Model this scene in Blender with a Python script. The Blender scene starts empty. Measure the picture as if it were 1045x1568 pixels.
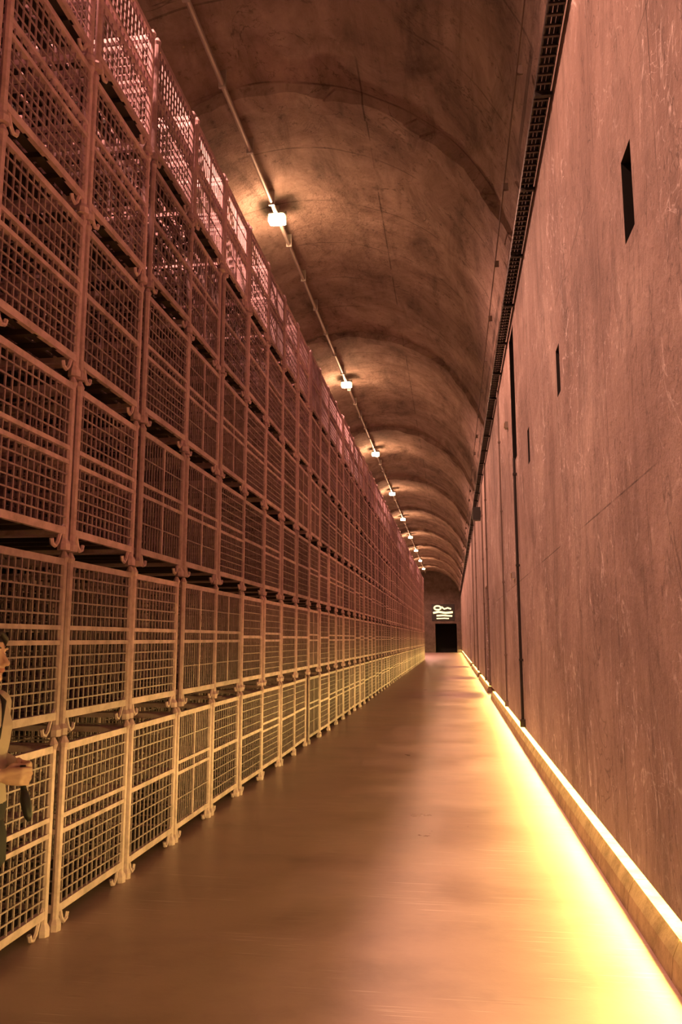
import bpy, math, random
from mathutils import Vector, Matrix, noise
random.seed(7)
scene = bpy.context.scene
scene.view_settings.view_transform = 'Standard'
scene.view_settings.look = 'None'
scene.view_settings.exposure = 0.0

# ------------------------------------------------------------------ helpers
class MB:
    def __init__(s): s.v=[]; s.f=[]; s.m=[]
    def box(s, x0,x1,y0,y1,z0,z1, mi=0):
        b=len(s.v)
        s.v += [(x0,y0,z0),(x1,y0,z0),(x1,y1,z0),(x0,y1,z0),(x0,y0,z1),(x1,y0,z1),(x1,y1,z1),(x0,y1,z1)]
        for q in ((0,3,2,1),(4,5,6,7),(0,1,5,4),(1,2,6,5),(2,3,7,6),(3,0,4,7)):
            s.f.append(tuple(b+i for i in q)); s.m.append(mi)
    def quad(s,a,b_,c,d,mi=0):
        b=len(s.v); s.v += [a,b_,c,d]; s.f.append((b,b+1,b+2,b+3)); s.m.append(mi)
    def tube(s, pts, r, n=8, mi=0, caps=True):
        pts=[Vector(p) for p in pts]
        rs = r if isinstance(r,(list,tuple)) else [r]*len(pts)
        rings=[]; prev=None
        for i,p in enumerate(pts):
            if i==0: t=pts[1]-pts[0]
            elif i==len(pts)-1: t=pts[-1]-pts[-2]
            else: t=(pts[i+1]-pts[i]).normalized()+(pts[i]-pts[i-1]).normalized()
            if t.length<1e-9: t=Vector((0,0,1))
            t.normalize()
            if prev is None:
                a=Vector((1,0,0)) if abs(t.x)<0.9 else Vector((0,1,0))
                u=t.cross(a).normalized()
            else:
                u=(prev-t*prev.dot(t))
                if u.length<1e-6: u=t.cross(Vector((0,1,0)))
                u.normalize()
            prev=u; w=t.cross(u)
            b=len(s.v); ring=[]
            for k in range(n):
                an=2*math.pi*k/n
                s.v.append(tuple(p+(u*math.cos(an)+w*math.sin(an))*rs[i])); ring.append(b+k)
            rings.append(ring)
        for i in range(len(rings)-1):
            for k in range(n):
                s.f.append((rings[i][k],rings[i][(k+1)%n],rings[i+1][(k+1)%n],rings[i+1][k])); s.m.append(mi)
        if caps:
            s.f.append(tuple(reversed(rings[0]))); s.m.append(mi)
            s.f.append(tuple(rings[-1])); s.m.append(mi)
    def capsule(s, pts, rs, n=14, mi=0):
        """tapered tube with rounded ends"""
        pts=[Vector(p) for p in pts]
        P=[];R=[]
        t=(pts[0]-pts[1]).normalized(); r=rs[0]
        for a in (80,60,35,15):
            a=math.radians(a); P.append(pts[0]+t*r*math.sin(a)); R.append(r*math.cos(a))
        P+=pts; R+=list(rs)
        t=(pts[-1]-pts[-2]).normalized(); r=rs[-1]
        for a in (15,35,60,80):
            a=math.radians(a); P.append(pts[-1]+t*r*math.sin(a)); R.append(r*math.cos(a))
        s.tube(P,R,n,mi)
    def ellipsoid(s,c,r,n=20,m=14,mi=0,rot=None):
        b=len(s.v); c=Vector(c)
        def add(v):
            v=Vector(v)
            if rot: v=rot@v
            s.v.append(tuple(c+v))
        add((0,0,r[2]))
        for j in range(1,m):
            ph=math.pi*j/m
            for k in range(n):
                th=2*math.pi*k/n
                add((r[0]*math.sin(ph)*math.cos(th), r[1]*math.sin(ph)*math.sin(th), r[2]*math.cos(ph)))
        add((0,0,-r[2])); last=len(s.v)-1
        for k in range(n):
            s.f.append((b,b+1+k,b+1+(k+1)%n)); s.m.append(mi)
            o=b+1+(m-2)*n
            s.f.append((last,o+(k+1)%n,o+k)); s.m.append(mi)
        for j in range(m-2):
            for k in range(n):
                o=b+1+j*n
                s.f.append((o+k,o+n+k,o+n+(k+1)%n,o+(k+1)%n)); s.m.append(mi)
    def loft(s, rings, n=28, mi=0, e=.85):
        """rings: (cx,cy,cz,rx,ry) horizontal superellipses"""
        R=[]
        for (cx,cy,cz,rx,ry) in rings:
            b=len(s.v)
            for k in range(n):
                a=2*math.pi*k/n; c_=math.cos(a); s_=math.sin(a)
                s.v.append((cx+rx*math.copysign(abs(c_)**e,c_), cy+ry*math.copysign(abs(s_)**e,s_), cz))
            R.append([b+k for k in range(n)])
        for i in range(len(R)-1):
            for k in range(n):
                s.f.append((R[i][k],R[i][(k+1)%n],R[i+1][(k+1)%n],R[i+1][k])); s.m.append(mi)
        s.f.append(tuple(reversed(R[0]))); s.m.append(mi)
        s.f.append(tuple(R[-1])); s.m.append(mi)
    def mesh(s,name,mats=(),smooth=False):
        me=bpy.data.meshes.new(name); me.from_pydata(s.v,[],s.f)
        for m in mats: me.materials.append(m)
        me.polygons.foreach_set('material_index', s.m)
        if smooth: me.polygons.foreach_set('use_smooth',[True]*len(s.f))
        me.update(); return me
    def obj(s,name,mats=(),parent=None,smooth=False,loc=(0,0,0)):
        o=bpy.data.objects.new(name,s.mesh(name,mats,smooth)); scene.collection.objects.link(o)
        o.location=loc
        if parent: o.parent=parent
        return o
def empty(name,loc=(0,0,0)):
    e=bpy.data.objects.new(name,None); scene.collection.objects.link(e); e.location=loc; e.empty_display_size=.2; return e

def mat(name, base=(.5,.5,.5), rough=.7, metal=0.0, emit=None, estr=0.0, spec=.5):
    m=bpy.data.materials.new(name); m.use_nodes=True
    b=m.node_tree.nodes['Principled BSDF']
    b.inputs['Base Color'].default_value=(*base,1); b.inputs['Roughness'].default_value=rough
    b.inputs['Metallic'].default_value=metal
    b.inputs['Specular IOR Level'].default_value=spec
    if emit:
        b.inputs['Emission Color'].default_value=(*emit,1); b.inputs['Emission Strength'].default_value=estr
    return m
class NT:
    def __init__(s,m): s.t=m.node_tree; s.n=s.t.nodes; s.b=s.n['Principled BSDF']
    def coord(s,scale=(1,1,1),obj=True):
        c=s.n.new('ShaderNodeTexCoord'); mp=s.n.new('ShaderNodeMapping'); mp.inputs['Scale'].default_value=scale
        s.t.links.new(c.outputs['Object'],mp.inputs['Vector']); return mp.outputs[0]
    def noise(s,vec,scale,detail=6,rough=.6,dist=0):
        n=s.n.new('ShaderNodeTexNoise'); n.inputs['Scale'].default_value=scale; n.inputs['Detail'].default_value=detail
        n.inputs['Roughness'].default_value=rough; n.inputs['Distortion'].default_value=dist
        s.t.links.new(vec,n.inputs['Vector']); return n.outputs['Fac']
    def ramp(s,fac,stops):
        r=s.n.new('ShaderNodeValToRGB'); e=r.color_ramp.elements
        while len(e)<len(stops): e.new(.5)
        for i,(p,c) in enumerate(stops):
            e[i].position=p; e[i].color=(*c,1) if len(c)==3 else c
        s.t.links.new(fac,r.inputs[0]); return r.outputs[0]
    def mul(s,a,b,fac=1.0,mode='MULTIPLY'):
        m=s.n.new('ShaderNodeMix'); m.data_type='RGBA'; m.blend_type=mode
        m.inputs[0].default_value=fac
        s.t.links.new(a,m.inputs[6]); s.t.links.new(b,m.inputs[7]); return m.outputs[2]
    def math(s,op,a,b=None,bv=None):
        m=s.n.new('ShaderNodeMath'); m.operation=op
        s.t.links.new(a,m.inputs[0])
        if b is not None: s.t.links.new(b,m.inputs[1])
        elif bv is not None: m.inputs[1].default_value=bv
        return m.outputs[0]
    def sep(s,vec):
        n=s.n.new('ShaderNodeSeparateXYZ'); s.t.links.new(vec,n.inputs[0]); return n.outputs
    def base(s,c): s.t.links.new(c,s.b.inputs['Base Color'])
    def rough(s,c): s.t.links.new(c,s.b.inputs['Roughness'])
    def bump(s,h,strength=.3,dist=.02):
        b=s.n.new('ShaderNodeBump'); b.inputs['Strength'].default_value=strength; b.inputs['Distance'].default_value=dist
        s.t.links.new(h,b.inputs['Height']); s.t.links.new(b.outputs[0],s.b.inputs['Normal'])
    def darken(s,col,fac,amt):
        mm=s.n.new('ShaderNodeMath'); mm.operation='MULTIPLY_ADD'; s.t.links.new(fac,mm.inputs[0]); mm.inputs[1].default_value=-amt; mm.inputs[2].default_value=1.0
        return s.mul(col,s.ramp(mm.outputs[0],[(0,G(0)),(1,G(1))]))
    def grid(s,axis,off,period,half):
        fr=s.math('FRACT',s.math('DIVIDE',s.math('ADD',axis,bv=off),bv=period))
        return s.math('GREATER_THAN',s.math('ABSOLUTE',s.math('SUBTRACT',fr,bv=.5)),bv=.5-half/period)
G=lambda v:(v,v,v)

# ------------------------------------------------------------------ dimensions
XW=0.95; XL=-5.72; CX=-2.385; CZ=5.68; R=3.40
Y0=-8.0; YE=92.0

# ------------------------------------------------------------------ materials
m_vault=mat('vault_concrete',rough=.9,spec=.2); t=NT(m_vault)
c=t.coord()
n1=t.noise(c,.8,9,.68,.5); n2=t.noise(c,5,8,.75); n3=t.noise(t.coord((1,.25,1)),2.2,7,.7,.6)
col=t.ramp(n1,[(.32,(.20,.14,.115)),(.5,(.34,.25,.21)),(.68,(.50,.385,.33))])
col=t.mul(col,t.ramp(n3,[(.32,G(.55)),(.5,G(.95)),(.75,G(1.1))]))
pit=t.ramp(t.noise(c,6,5,.7),[(.58,G(0)),(.66,G(1))])
col=t.darken(col,pit,.35)
brkv=t.ramp(t.noise(c,1.1,3),[(.42,G(0)),(.55,G(1))])
col=t.darken(col,t.math('MULTIPLY',t.grid(t.sep(c)[1],100.0-10.2,1.5333,.016),b=brkv),.4)
col=t.darken(col,t.math('MULTIPLY',t.grid(t.sep(c)[0],50.47,1.9,.012),b=brkv),.5)
crk=t.ramp(t.noise(c,.9,4,.6,1.5),[(.494,G(0)),(.5,G(1)),(.506,G(0))])
col=t.darken(col,t.math('MULTIPLY',crk,b=brkv),.55)
t.base(col); t.bump(t.math('ADD',n2,n1),1.0,.09)

m_wall=mat('scratched_concrete',rough=.8,spec=.25); t=NT(m_wall); c=t.coord()
n1=t.noise(c,.55,9,.62,.8); n2=t.noise(c,9,8,.7); ns=t.noise(t.coord((1,1,.3)),2.6,8,.7,1.0)
col=t.ramp(n1,[(.3,(.20,.145,.125)),(.5,(.335,.25,.215)),(.7,(.48,.385,.335))])
col=t.mul(col,t.ramp(ns,[(.3,G(.64)),(.5,G(1.0)),(.8,G(1.12))]))
scr=t.ramp(t.noise(t.coord((1,1,.5)),1.3,2,.5,3.0),[(.486,G(0)),(.5,G(.7)),(.514,G(0))])
scr2=t.ramp(t.noise(c,2.0,2,.5,4.0),[(.488,G(0)),(.5,G(.6)),(.512,G(0))])
fine=t.ramp(t.noise(c,7,5,.8),[(.42,G(0)),(.55,G(.8))])
reg=t.ramp(t.noise(c,.7,2),[(.42,G(.15)),(.58,G(1))])
col=t.mul(col,t.mul(t.mul(t.mul(scr,scr2,1,'ADD'),fine),reg),.7,'ADD')
drk=t.ramp(t.noise(t.coord((1,1,.35)),.9,5,.7,1.2),[(.495,G(0)),(.5,G(1)),(.505,G(0))])
col=t.darken(col,drk,.45)
blot=t.ramp(t.noise(c,3.2,5,.7),[(.56,G(0)),(.68,G(1))])
col=t.darken(col,blot,.22)
sx,sy,sz=t.sep(c)
lines=t.math('MAXIMUM',t.grid(sy,98.7,1.4,.007),t.grid(sz,50.2,2.1,.005))
brk=t.ramp(t.noise(c,.8,3),[(.42,G(0)),(.52,G(1))])
col=t.darken(col,t.math('MULTIPLY',lines,b=brk),.55)
t.base(col); t.bump(t.math('ADD',n2,ns),.6,.035)

m_floor=mat('worn_concrete_floor',rough=.5); t=NT(m_floor); c=t.coord()
n1=t.noise(c,.8,8,.62,.5)
st=t.noise(t.coord((1.0,2.2,1)),1.0,6,.6)
st2=t.noise(t.coord((1.6,70,1)),1.0,2,.6)
col=t.ramp(n1,[(.3,(.32,.21,.19)),(.52,(.43,.295,.265)),(.75,(.50,.36,.325))])
col=t.mul(col,t.ramp(st,[(.3,G(.84)),(.5,G(1)),(.75,G(1.07))]))
streak=t.ramp(st2,[(.62,G(0)),(.69,G(.22))])
mask=t.ramp(t.noise(c,1.3,3),[(.48,G(0)),(.56,G(1))])
col=t.mul(col,t.mul(streak,mask),1.0,'ADD')
dr=t.ramp(st2,[(.28,G(1)),(.34,G(0))])
col=t.darken(col,t.math('MULTIPLY',dr,b=mask),.35)
stain=t.ramp(t.noise(c,1.7,4,.6),[(.56,G(0)),(.76,G(1))])
col=t.darken(col,stain,.16)
t.base(col); t.rough(t.ramp(n1,[(.3,G(.27)),(.7,G(.42))])); t.bump(t.noise(c,30,6,.7),.15,.006)

m_kerb=mat('stone_kerb',rough=.8); t=NT(m_kerb); c=t.coord()
t.base(t.ramp(t.noise(c,6,7,.7),[(.3,(.15,.095,.045)),(.6,(.34,.24,.14))])); t.bump(t.noise(c,25,5),.4,.01)
m_dark=mat('recess_shade',(.012,.010,.009),.9)  # near-black colour paints the shade inside wall openings
m_endwall=mat('rough_rock',rough=.9); t=NT(m_endwall); c=t.coord()
t.base(t.ramp(t.noise(c,1.5,8,.7),[(.3,(.07,.05,.04)),(.7,(.19,.14,.12))])); t.bump(t.noise(c,4,8),.6,.08)

def steel(name,k):
    m=mat(name,rough=.45,metal=.2); t=NT(m); c=t.coord()
    oi=t.n.new('ShaderNodeObjectInfo')
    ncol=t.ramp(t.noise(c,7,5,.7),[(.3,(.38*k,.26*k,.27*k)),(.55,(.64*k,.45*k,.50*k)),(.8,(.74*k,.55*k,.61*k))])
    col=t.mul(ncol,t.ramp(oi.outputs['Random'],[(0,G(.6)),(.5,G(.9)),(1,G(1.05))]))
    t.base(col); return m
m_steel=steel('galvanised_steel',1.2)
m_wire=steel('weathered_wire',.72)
m_steel_shaded=steel('shaded_steel',.13)  # same steel with the rear row's shade put into its colour
m_deck=mat('dark_deck',(.04,.028,.023),.8)  # dark brown deck slats, far darker than the frame
m_tray=mat('black_cable_tray',(.03,.026,.024),.45,.3)
m_rung=mat('tray_rung_steel',(.08,.065,.06),.35,.6)
m_conduit=mat('steel_conduit',(.42,.38,.35),.45,.4)
m_pipe=mat('painted_pipe',(.16,.12,.10),.6)
m_black=mat('black_plastic',(.02,.02,.02),.4)
m_bulb=mat('lamp_glass',(1,.9,.6),.3,emit=(1.0,.80,.38),estr=24)
m_led=mat('led_diffuser',(1,1,.7),.4,emit=(1.0,.74,.18),estr=80)
m_sign=mat('neon_tube',(1,1,.8),.4,emit=(1.0,.82,.42),estr=1.3)

# ------------------------------------------------------------------ shell
fl=MB(); fl.box(XL-.3,XW+.6,Y0-.3,YE+4.5,-.2,0); fl.obj('floor',[m_floor])

vb=MB(); NA=72; ys=[]
yv=Y0
rings=[10.2+9.2*k for k in range(-2,9)]
ysset=set()
while yv<=YE+.01:
    ysset.add(round(yv,3)); yv+=.3
for r_ in rings:
    for d in (-.35,-.30,-.25,-.2,-.15,-.1,-.05,0,.05,.10,.15,.2,.25):
        if Y0<r_+d<YE: ysset.add(round(r_+d,3))
ysset.add(YE); ys=sorted(ysset)
a0=math.asin((6.36-CZ)/R)-.02
for yi in ys:
    for j in range(NA+1):
        a=a0+(math.pi-a0)*j/NA
        rr=R
        rr+=.035*noise.noise(Vector((yi*.5,a*2.2,1)))+.018*noise.noise(Vector((yi*1.6,a*7,4)))
        tap=min(1.0,(a-a0)/.25)
        for r_ in rings:
            e=.16*noise.noise(Vector((a*5,r_,0)))
            d=yi-r_-e
            if -.24<d<.16: rr-=(.12+.08*noise.noise(Vector((a*7,r_,2))))*tap
        vb.v.append((CX+rr*math.cos(a),yi,CZ+rr*math.sin(a)))
for i in range(len(ys)-1):
    for j in range(NA):
        p=i*(NA+1)+j; vb.f.append((p,p+1,p+NA+2,p+NA+1)); vb.m.append(0)
ceil=vb.obj('ceiling',[m_vault],smooth=False)

def wall_holes(name,mapf,us,vs,holes,mats):
    b=MB()
    U=sorted(set(us+[h[0] for h in holes]+[h[1] for h in holes])); V=sorted(set(vs+[h[2] for h in holes]+[h[3] for h in holes]))
    for i in range(len(U)-1):
        for j in range(len(V)-1):
            cu=(U[i]+U[i+1])/2; cv=(V[j]+V[j+1])/2
            if any(h[0]<cu<h[1] and h[2]<cv<h[3] for h in holes): continue
            b.quad(mapf(U[i],V[j],0),mapf(U[i+1],V[j],0),mapf(U[i+1],V[j+1],0),mapf(U[i],V[j+1],0))
    for (a,c_,d,e,dp) in holes:
        mi=1 if dp<.5 else 0  # shallow slits get the painted shade on their reveals too
        b.quad(mapf(a,d,0),mapf(a,e,0),mapf(a,e,dp),mapf(a,d,dp),mi)
        b.quad(mapf(c_,d,0),mapf(c_,e,0),mapf(c_,e,dp),mapf(c_,d,dp),mi)
        b.quad(mapf(a,d,0),mapf(c_,d,0),mapf(c_,d,dp),mapf(a,d,dp),mi)
        b.quad(mapf(a,e,0),mapf(c_,e,0),mapf(c_,e,dp),mapf(a,e,dp),mi)
        b.quad(mapf(a,d,dp),mapf(c_,d,dp),mapf(c_,e,dp),mapf(a,e,dp),1)
    return b.obj(name,mats)
ZB=.30
rw=lambda u,v,d:(XW+d,u,v)
holes=[(3.95,4.17,3.56,4.03,.35),(6.79,7.0,3.58,4.0,.35),(9.56,9.77,3.58,4.0,.35),
       (11.35,12.1,4.05,6.0,.4),(21.6,23.6,ZB,2.95,.7),(31.5,33.2,ZB,2.8,.7),(44,46,ZB,2.8,.7)]
wall_holes('wall_right',rw,[Y0,YE],[ZB,6.40],holes,[m_wall,m_dark])
ub=MB()
ub.box(XW+.002,XW+.45,Y0,21.6,ZB-.006,ZB-.001); ub.box(XW+.002,XW+.45,23.6,YE,ZB-.006,ZB-.001)
ub.obj('trim_1',[m_wall])
kb=MB()
def kerb(y0,y1):
    prof=[(XW-.02,0),(XW-.008,.10),(XW+.025,.175),(XW+.14,.175),(XW+.14,ZB-.01),(XW+.45,ZB-.01),(XW+.45,0)]
    n=max(1,int((y1-y0)/.9)); st=(y1-y0)/n
    for i in range(n):
        a=y0+i*st+.004; c_=y0+(i+1)*st-.004
        P=[(p[0],a,p[1]) for p in prof]; Q=[(p[0],c_,p[1]) for p in prof]
        b=len(kb.v); kb.v+=P+Q; m_=len(prof)
        for k in range(m_):
            kb.f.append((b+k,b+(k+1)%m_,b+m_+(k+1)%m_,b+m_+k)); kb.m.append(0)
        kb.f.append(tuple(b+k for k in range(m_))); kb.m.append(0)
        kb.f.append(tuple(b+m_+k for k in reversed(range(m_)))); kb.m.append(0)
kerb(Y0,21.6); kerb(23.6,31.5); kerb(33.2,44); kerb(46,YE)
kb.obj('baseboard_right',[m_kerb])
for (a,c_) in ((Y0+.1,21.4),(23.8,31.3),(33.4,43.8),(46.2,YE-.2)):
    lb=MB(); yy=a
    while yy<c_-.2:
        e=min(yy+2.0,c_)
        p=[(XW+.046,ZB-.010),(XW+.110,ZB-.066)]
        lb.quad((p[0][0],yy+.01,p[0][1]),(p[0][0],e-.01,p[0][1]),(p[1][0],e-.01,p[1][1]),(p[1][0],yy+.01,p[1][1]))
        lb.box(XW+.114,XW+.138,yy+.01,e-.01,ZB-.10,ZB-.012,1)
        yy=e
    lb.obj('led_strip_light',[m_led,m_conduit])

lw=MB(); lw.box(XL-.3,XL,Y0,YE,0,CZ+.05); lw.obj('wall_left',[m_endwall])  # dark material here paints in the shade behind the crate rows
bw=MB(); bw.box(XL-.3,XW+.5,Y0-.3,Y0,0,CZ+R+.2); bw.obj('wall_back',[m_endwall])
ew=lambda u,v,d:(u,YE+d,v)
wall_holes('wall_end',ew,[XL-.3,XW+.3],[0,CZ+R+.2],[(-1.94,.45,0,3.2,3.5)],[m_endwall,m_dark])

def vault_pt(X,off=0):
    dx=X-CX; z=CZ+math.sqrt((R-off)**2-dx*dx); return z
cb=MB()
zc=vault_pt(-2.91,.19)
cb.tube([(-2.91,Y0+.2,zc),(-2.91,YE-.2,zc)],.036,8)
yy=Y0+1
while yy<YE-1:
    cb.box(-2.96,-2.86,yy-.02,yy+.02,zc-.048,zc+.22); yy+=1.5
cb.obj('ceiling_conduit',[m_conduit])
cb=MB()
zc2=vault_pt(.70,.14)
cb.tube([(.70,Y0+.2,zc2),(.70,YE-.2,zc2)],.009,6)
yy=Y0+1
while yy<YE-1:
    cb.box(.695,.76,yy-.01,yy+.01,zc2-.01,zc2+.08); yy+=2.0
cb.obj('ceiling_cable',[m_pipe])

# cable tray
tb=MB(); zt=6.16; x0=XW-.15; x1=XW-.02
tb.box(x0,x0+.012,Y0+.2,YE-.2,zt,zt+.06); tb.box(x1-.012,x1,Y0+.2,YE-.2,zt,zt+.06)
yy=Y0+.3
while yy<YE-.3:
    tb.box(x0-.003,x1,yy-.011,yy+.011,zt-.008,zt+.008,1); yy+=.11
for k,(xx,rr_) in enumerate(((.03,.016),(.065,.016),(.10,.018))):
    tb.tube([(x0+xx,Y0+.3+i*3.0,zt+.032+.006*math.sin(i*2+k)) for i in range(int((YE-Y0)/3.0))],rr_,6)
yy=Y0+1
while yy<YE-1:
    tb.box(x0,XW-.001,yy-.02,yy+.02,zt-.04,zt-.008); yy+=1.5
tb.obj('cable_tray',[m_tray,m_rung])

for (yy,zt_,r_) in ((11.5,4.05,.02),(14.9,6.1,.014),(21.3,6.1,.02),(24.0,6.1,.02),(31.2,6.1,.02),(36,6.1,.02)):
    pb=MB(); xx=XW-r_-.012
    pb.tube([(xx,yy,.32),(xx,yy,zt_)],r_,8)
    pb.box(xx-.035,XW-.001,yy-.05,yy+.05,.32,.42)
    z=1.2
    while z<zt_: pb.box(xx-r_-.006,XW-.001,yy-.03,yy+.03,z,z+.03); z+=1.3
    pb.obj('wall_conduit',[m_pipe if yy>12 else m_tray])
sb=MB(); sb.box(XW-.26,XW-.03,24.8,25.1,5.1,5.5); sb.box(XW-.04,XW,24.9,25.0,5.2,5.4); sb.box(XW-.275,XW-.26,24.82,25.08,5.13,5.47,1)
sb.obj('wall_loudspeaker',[m_black,m_tray])
for (yy,zz) in ((12.5,2.45),(12.9,4.9)):
    s_=MB(); s_.box(XW-.05,XW,yy-.07,yy+.07,zz-.05,zz+.05); s_.box(XW-.06,XW-.05,yy-.05,yy+.05,zz-.035,zz+.035,1)
    s_.obj('wall_junction_box',[m_conduit,m_kerb])

# ------------------------------------------------------------------ ceiling lamps
LC=(1.0,.44,.32)
zl=vault_pt(-2.91,0)
for yy in [-5.0,4.0,12.95]+[13.4+9.0*k for k in range(1,9)]:
    e=empty('ceiling_floodlight',(-2.91,yy,zl-.22))
    b=MB()
    b.box(-.03,.03,-.03,.03,.04,.22)
    b.loft([(0,0,.02,.15,.12),(0,0,.035,.15,.12),(0,0,.055,.06,.05)],e=.35)
    b.box(-.165,-.15,-.02,.02,-.06,.10); b.box(.15,.165,-.02,.02,-.06,.10); b.box(-.165,.165,-.02,.02,.09,.105)
    b.obj('housing',[m_conduit],e)
    b=MB(); b.loft([(0,0,.02,.14,.115),(0,0,-.09,.145,.12),(0,0,-.10,.12,.10)],e=.35); b.obj('glass',[m_bulb],e)
    li=bpy.data.lights.new('flood','SPOT'); li.energy=1950; li.color=LC; li.spot_size=math.radians(156); li.spot_blend=.45; li.shadow_soft_size=.18
    lo=bpy.data.objects.new('flood_beam',li); scene.collection.objects.link(lo); lo.parent=e; lo.location=(0,0,-.32)
    li=bpy.data.lights.new('spill','POINT'); li.energy=150; li.color=(1,.50,.26); li.shadow_soft_size=.08
    lo=bpy.data.objects.new('spill_light',li); scene.collection.objects.link(lo); lo.parent=e; lo.location=(.0,-.0,-.23)

# ------------------------------------------------------------------ mesh crates
CW=.90; CD=1.05; PH=.99
def crate_mesh(name,kind,m_,mw):
    b=MB(); r=.022
    xs=(-r,-CD+r); yy=(r,CW-r)
    for x in xs:
        for y in yy:
            b.tube([(x,y,0),(x,y,.035),(x,y,.06),(x,y,.925),(x,y,.95),(x,y,.985)],[.036,.036,r,r,.03,.012],8)
    for x in xs:
        for y,s in ((yy[0],1),(yy[1],-1)):
            b.tube([(x,y+s*.0,.15),(x,y+s*.045,.10),(x,y+s*.075,.035),(x,y+s*.10,.013),(x,y+s*.13,.022),(x,y+s*.14,.05)],.012,6)
    rz=[(.105,.04),(.925,.036)]
    if kind in (0,1): rz+= [(.49,.024),(.57,.024)]
    else: rz+= [(.53,.030)]
    for z,h in rz:
        for x in xs: b.box(x-.014,x+.014,yy[0],yy[1],z-h/2,z+h/2)
        for y in yy: b.box(xs[1],xs[0],y-.014,y+.014,z-h/2,z+h/2)
    w=.0042
    sy={0:.058,1:.048,2:.066}[kind]
    n=int((CW-.05)/sy)
    for i in range(1,n):
        y=yy[0]+(yy[1]-yy[0])*i/n
        for x in xs:
            b.box(x-w,x+w,y-w,y+w,.11,.92,2)
    nx=int(CD/.09)
    for i in range(1,nx):
        x=xs[1]+(xs[0]-xs[1])*i/nx
        for y in yy: b.box(x-w,x+w,y-w,y+w,.11,.92,2)
    zsl={0:[.18,.24,.30,.36,.42,.64,.71,.78,.85],1:[.30,.75],2:[.20,.28,.36,.44,.62,.70,.78,.86]}[kind]
    for z in zsl:
        for x in xs: b.box(x+w*.5,x+w*2.2,yy[0],yy[1],z-w,z+w,2)
        for y in yy: b.box(xs[1],xs[0],y-w,y+w,z-w,z+w,2)
    if kind==1:
        for x in xs: b.box(x-.01,x+.01,CW/2-.014,CW/2+.014,.11,.92)
    for y in (.25,.5*CW,.65):
        b.box(xs[1],xs[0],y-.02,y+.02,.085,.115,1)
    ns=9; st=(xs[0]-xs[1])/ns
    for i in range(ns):
        x=xs[1]+st*i; b.box(x+.012,x+st-.014,yy[0],yy[1],.116,.126,1)
    return b.mesh(name,[m_,m_deck,mw])
cm=[crate_mesh('mesh_crate_'+n_,k,m_steel,m_wire) for k,n_ in enumerate('abc')]
cmb=[crate_mesh('rear_crate_'+n_,k,m_steel_shaded,m_steel_shaded) for k,n_ in enumerate('abc')]
stack=empty('wire_mesh_crate_stacks',(-2.08,0,0))
PITCH=.937; idx=0
y=4.24-PITCH*8-.02
cols=[]
while y<60:
    cols.append(y); y+=PITCH
    if abs(y-11.75)<.5: y+=.10
for ci,yc in enumerate(cols):
    kcol=random.choice((0,0,1,2))
    for row in range(2):
        for lv in range(6):
            if row==1 and lv==5 and random.random()<.5: continue
            kd=kcol if random.random()<.7 else random.choice((0,1,2))
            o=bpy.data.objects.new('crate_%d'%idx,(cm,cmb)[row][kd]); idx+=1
            scene.collection.objects.link(o); o.parent=stack
            o.location=(-row*1.14+random.uniform(-.012,.012), yc+random.uniform(-.008,.008), lv*PH)
            o.rotation_euler=(0,0,math.radians(random.uniform(-.5,.5)))

# ------------------------------------------------------------------ illuminated sign at the far end
sg=MB()
sy_=YE-.12; K=1.25; bx=-2.15
def stroke(pts,r=.05): sg.tube([(bx+p[0]*K,sy_,3.62+(p[1]-2.9)*K) for p in pts],r*K,8)
stroke([(.4+.3*math.cos(a),3.95+.17*math.sin(a)) for a in [i*math.pi/8 for i in range(17)]],.07)
stroke([(.75,4.05),(1.0,3.85),(1.3,3.95),(1.6,3.85)],.07)
stroke([(0,3.5),(.5,3.6),(1.1,3.5),(1.75,3.56)],.09)
stroke([(.3,3.25),(.9,3.28),(1.7,3.22)],.07)
stroke([(.3,3.0),(1.0,3.02),(1.4,3.0)],.05)
sg.box(bx-.15,bx+1.9*K,YE-.06,YE-.01,3.5,5.35,1)
sg.obj('illuminated_sign',[m_sign,m_black])

# ------------------------------------------------------------------ person (left edge)
m_skin=mat('skin',(.68,.44,.35),.5); m_top=mat('knit_top',(.55,.45,.40),.85); m_pants=mat('dark_trousers',(.03,.028,.03),.8)
m_shoe=mat('leather_shoes',(.03,.025,.022),.5); m_hair=mat('dark_hair',(.025,.017,.013),.5); m_eye=mat('eye_white',(.8,.78,.75),.3); m_iris=mat('iris',(.03,.02,.015),.2)
m_lip=mat('lips',(.50,.2,.17),.5)
for m_,s_ in ((m_top,90),(m_pants,60)):
    t=NT(m_); t.bump(t.noise(t.coord(),s_,4),.3,.004)
PX,PY=-1.88,3.06
per=empty('person',(PX,PY,0))
b=MB()
b.loft([(0,0,.78,.10,.155),(0,0,.84,.112,.165),(0,0,.92,.105,.150),(.0,0,1.0,.098,.135),(.008,0,1.08,.105,.145),(.01,0,1.16,.108,.158),(.0,0,1.22,.092,.158),(-.005,0,1.265,.07,.125),(-.008,0,1.295,.05,.06)])
b.capsule([(-.01,0,1.27),(.0,0,1.35)],[.05,.046])
for s in (1,-1):
    b.capsule([(0,s*.085,.82),(.0,s*.09,.46),(-.03,s*.09,.30),(-.05,s*.09,.09)],[.088,.058,.055,.038])
    b.capsule([(-.07,s*.09,.042),(-.005,s*.093,.042),(.075,s*.10,.03)],[.036,.04,.028])
for s,wr in ((-1,(.165,-.075,.985)),(1,(.135,.10,.99))):
    b.capsule([(-.005,s*.155,1.235),(-.02,s*.19,1.12),(-.03,s*.20,1.01)],[.056,.047,.041])
    b.capsule([(-.03,s*.20,1.01),(.05,s*.165,.995),wr],[.041,.036,.026])
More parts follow.
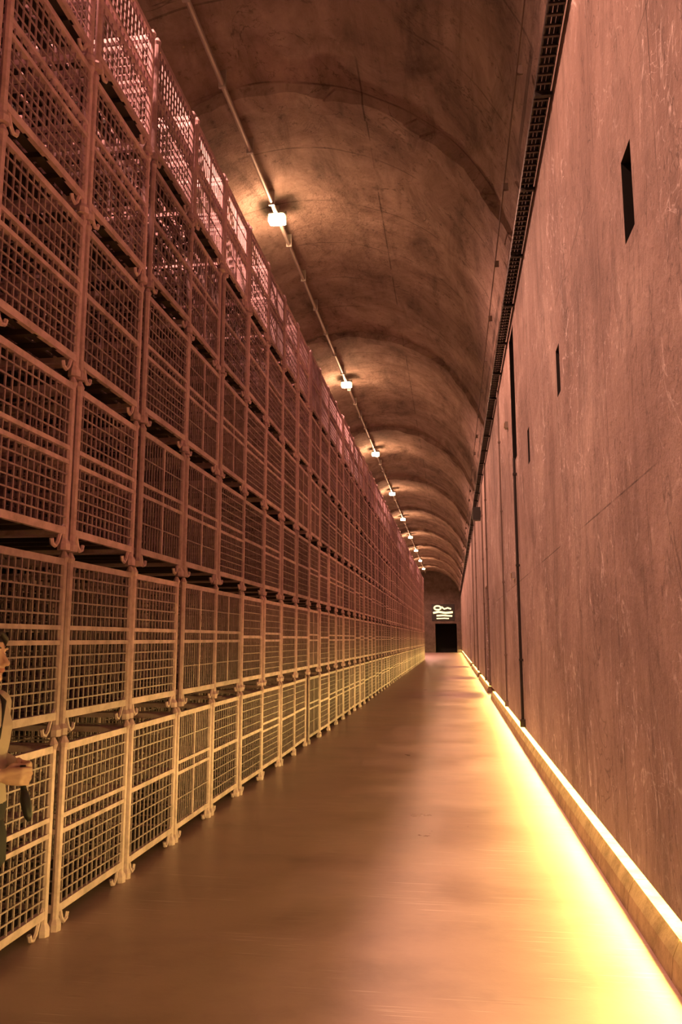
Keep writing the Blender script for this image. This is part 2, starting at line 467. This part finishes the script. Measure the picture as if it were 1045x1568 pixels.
def hand(w,fw,side,up):
    w=Vector(w); fw=Vector(fw).normalized(); up=Vector(up).normalized(); sd=fw.cross(up).normalized()*side
    b.capsule([w,w+fw*.03+up*.012,w+fw*.068+up*.018],[.022,.022,.016],12)
    b.capsule([w,w+fw*.03-up*.012,w+fw*.066-up*.020],[.022,.022,.016],12)
    b.capsule([w+fw*.01,w+fw*.07],[.02,.017],12)
    for i,(o,L) in enumerate(((.027,.9),(.009,1.0),(-.009,.94),(-.027,.76))):
        p0=w+fw*(.075)+up*o
        p1=p0+(fw*.75+sd*.65)*.036*L
        p2=p1+(sd*.98-fw*.2)*.026*L
        p3=p2+(-fw*.85+sd*.35)*.020*L
        b.capsule([p0,p1,p2,p3],[.0088,.0082,.0075,.0065],10)
    t0=w+fw*.02+up*.02; t1=t0+(up*.6+sd*.7+fw*.35)*.03; t2=t1+(fw*.8+sd*.5)*.028; t3=t2+(fw*.8-up*.15+sd*.3)*.02
    b.capsule([t0,t1,t2,t3],[.012,.0105,.0095,.0075],10)
hand((.165,-.075,.985),(1,.25,-.05),-1,(0.05,.1,1))
hand((.135,.10,.99),(1,-.55,-.05),1,(0.05,-.1,1))
hc=Vector((.012,0,1.43))
b.ellipsoid(hc+Vector((-.008,0,.018)),(.092,.074,.088),28,18)
b.ellipsoid(hc+Vector((.022,0,-.035)),(.066,.056,.070),24,14)
b.ellipsoid(hc+Vector((.062,0,-.085)),(.022,.026,.020),16,10)
b.capsule([hc+Vector((.082,0,.010)),hc+Vector((.096,0,-.012)),hc+Vector((.104,0,-.027))],[.008,.010,.012],10)
for s in (1,-1):
    b.ellipsoid(hc+Vector((.096,s*.010,-.030)),(.010,.008,.007),10,8)
    b.ellipsoid(hc+Vector((.070,s*.030,.030)),(.016,.024,.008),12,8)
    b.ellipsoid(hc+Vector((.058,s*.038,-.025)),(.022,.022,.024),14,10)
    b.ellipsoid(hc+Vector((-.005,s*.073,-.008)),(.016,.008,.029),12,10)
b.ellipsoid(hc+Vector((.084,0,-.050)),(.010,.020,.005),14,8)
b.ellipsoid(hc+Vector((.082,0,-.058)),(.010,.017,.006),14,8)
tmp=b.obj('tmp_body',[])
rm=tmp.modifiers.new('r','REMESH'); rm.mode='VOXEL'; rm.voxel_size=.0045; rm.use_smooth_shade=True
sm=tmp.modifiers.new('s','SMOOTH'); sm.factor=.5; sm.iterations=2
dg=bpy.context.evaluated_depsgraph_get(); ev=tmp.evaluated_get(dg)
me=bpy.data.meshes.new_from_object(ev); me.name='body'
bpy.data.objects.remove(tmp)
me.materials.clear()
for m_ in (m_skin,m_top,m_pants,m_shoe,m_lip): me.materials.append(m_)
for p in me.polygons:
    x_,y_,z_=p.center
    mi=1
    if z_>1.305: mi=0
    elif z_<.07 : mi=3
    elif z_<.86: mi=2
    if x_>.125 and .85<z_<1.1: mi=0
    if mi==0 and z_>1.3 and x_>hc.x+.072 and abs(y_)<.024 and -.0635<z_-hc.z<-.0455: mi=4
    p.material_index=mi; p.use_smooth=True
bo=bpy.data.objects.new('body',me); scene.collection.objects.link(bo); bo.parent=per
eb=MB()
for s in (1,-1):
    eb.ellipsoid(hc+Vector((.071,s*.030,.006)),(.0125,.0145,.0085),14,10,0)
    eb.ellipsoid(hc+Vector((.0805,s*.030,.006)),(.004,.006,.006),12,8,1)
    eb.tube([hc+Vector((.083,s*.016,.034)),hc+Vector((.084,s*.030,.038)),hc+Vector((.074,s*.045,.033))],.0028,6,2)
eb.obj('eyes',[m_eye,m_iris,m_hair],per,smooth=True)
hb=MB()
hb.ellipsoid(hc+Vector((-.018,0,.032)),(.096,.084,.092),28,18)
hb.ellipsoid(hc+Vector((-.050,0,-.040)),(.058,.078,.100),24,16)
for s in (1,-1):
    hb.capsule([hc+Vector((.030,s*.066,.05)),hc+Vector((.0,s*.080,-.01)),hc+Vector((-.02,s*.074,-.10))],[.018,.018,.014],12)
    hb.capsule([hc+Vector((.064,s*.008,.094)),hc+Vector((.066,s*.040,.068)),hc+Vector((.042,s*.066,.040))],[.013,.015,.012],12)
ho=hb.obj('hair',[m_hair],per,smooth=True)
um=MB()
um.tube([(.228,-.035,1.02),(.232,-.04,.98),(.242,-.045,.93)],.011,10)
um.tube([(.242,-.045,.93),(.252,-.05,.90),(.275,-.06,.84),(.280,-.062,.82)],[.012,.020,.016,.006],12)
um.obj('folded_umbrella',[m_black],per,smooth=True)
bg=MB()
bg.loft([(.07,-.02,.62,.045,.12),(.075,-.02,.64,.055,.135),(.075,-.02,.74,.05,.135),(.07,-.02,.80,.03,.125),(.07,-.02,.81,.01,.11)])
bg.tube([(.07,-.12,.80),(.105,-.11,.95),(.122,-.04,1.12),(.08,.06,1.25),(-.0,.10,1.30),(-.08,.06,1.2),(-.12,-.05,1.0),(-.05,-.17,.85),(.05,-.14,.78)],.009,8)
bg.obj('shoulder_bag',[m_pants],per,smooth=True)

# ------------------------------------------------------------------ world + camera
w=bpy.data.worlds.new('world'); scene.world=w; w.use_nodes=True
w.node_tree.nodes['Background'].inputs[0].default_value=(.02,.012,.01,1); w.node_tree.nodes['Background'].inputs[1].default_value=.3
cam=bpy.data.cameras.new('camera'); co=bpy.data.objects.new('camera',cam); scene.collection.objects.link(co)
cam.sensor_fit='VERTICAL'; cam.sensor_height=36; cam.sensor_width=24; cam.lens=28.38; cam.clip_end=300
co.location=(0,0,1.5); co.rotation_euler=(math.radians(90+8.93),0,math.radians(7.81))
scene.camera=co
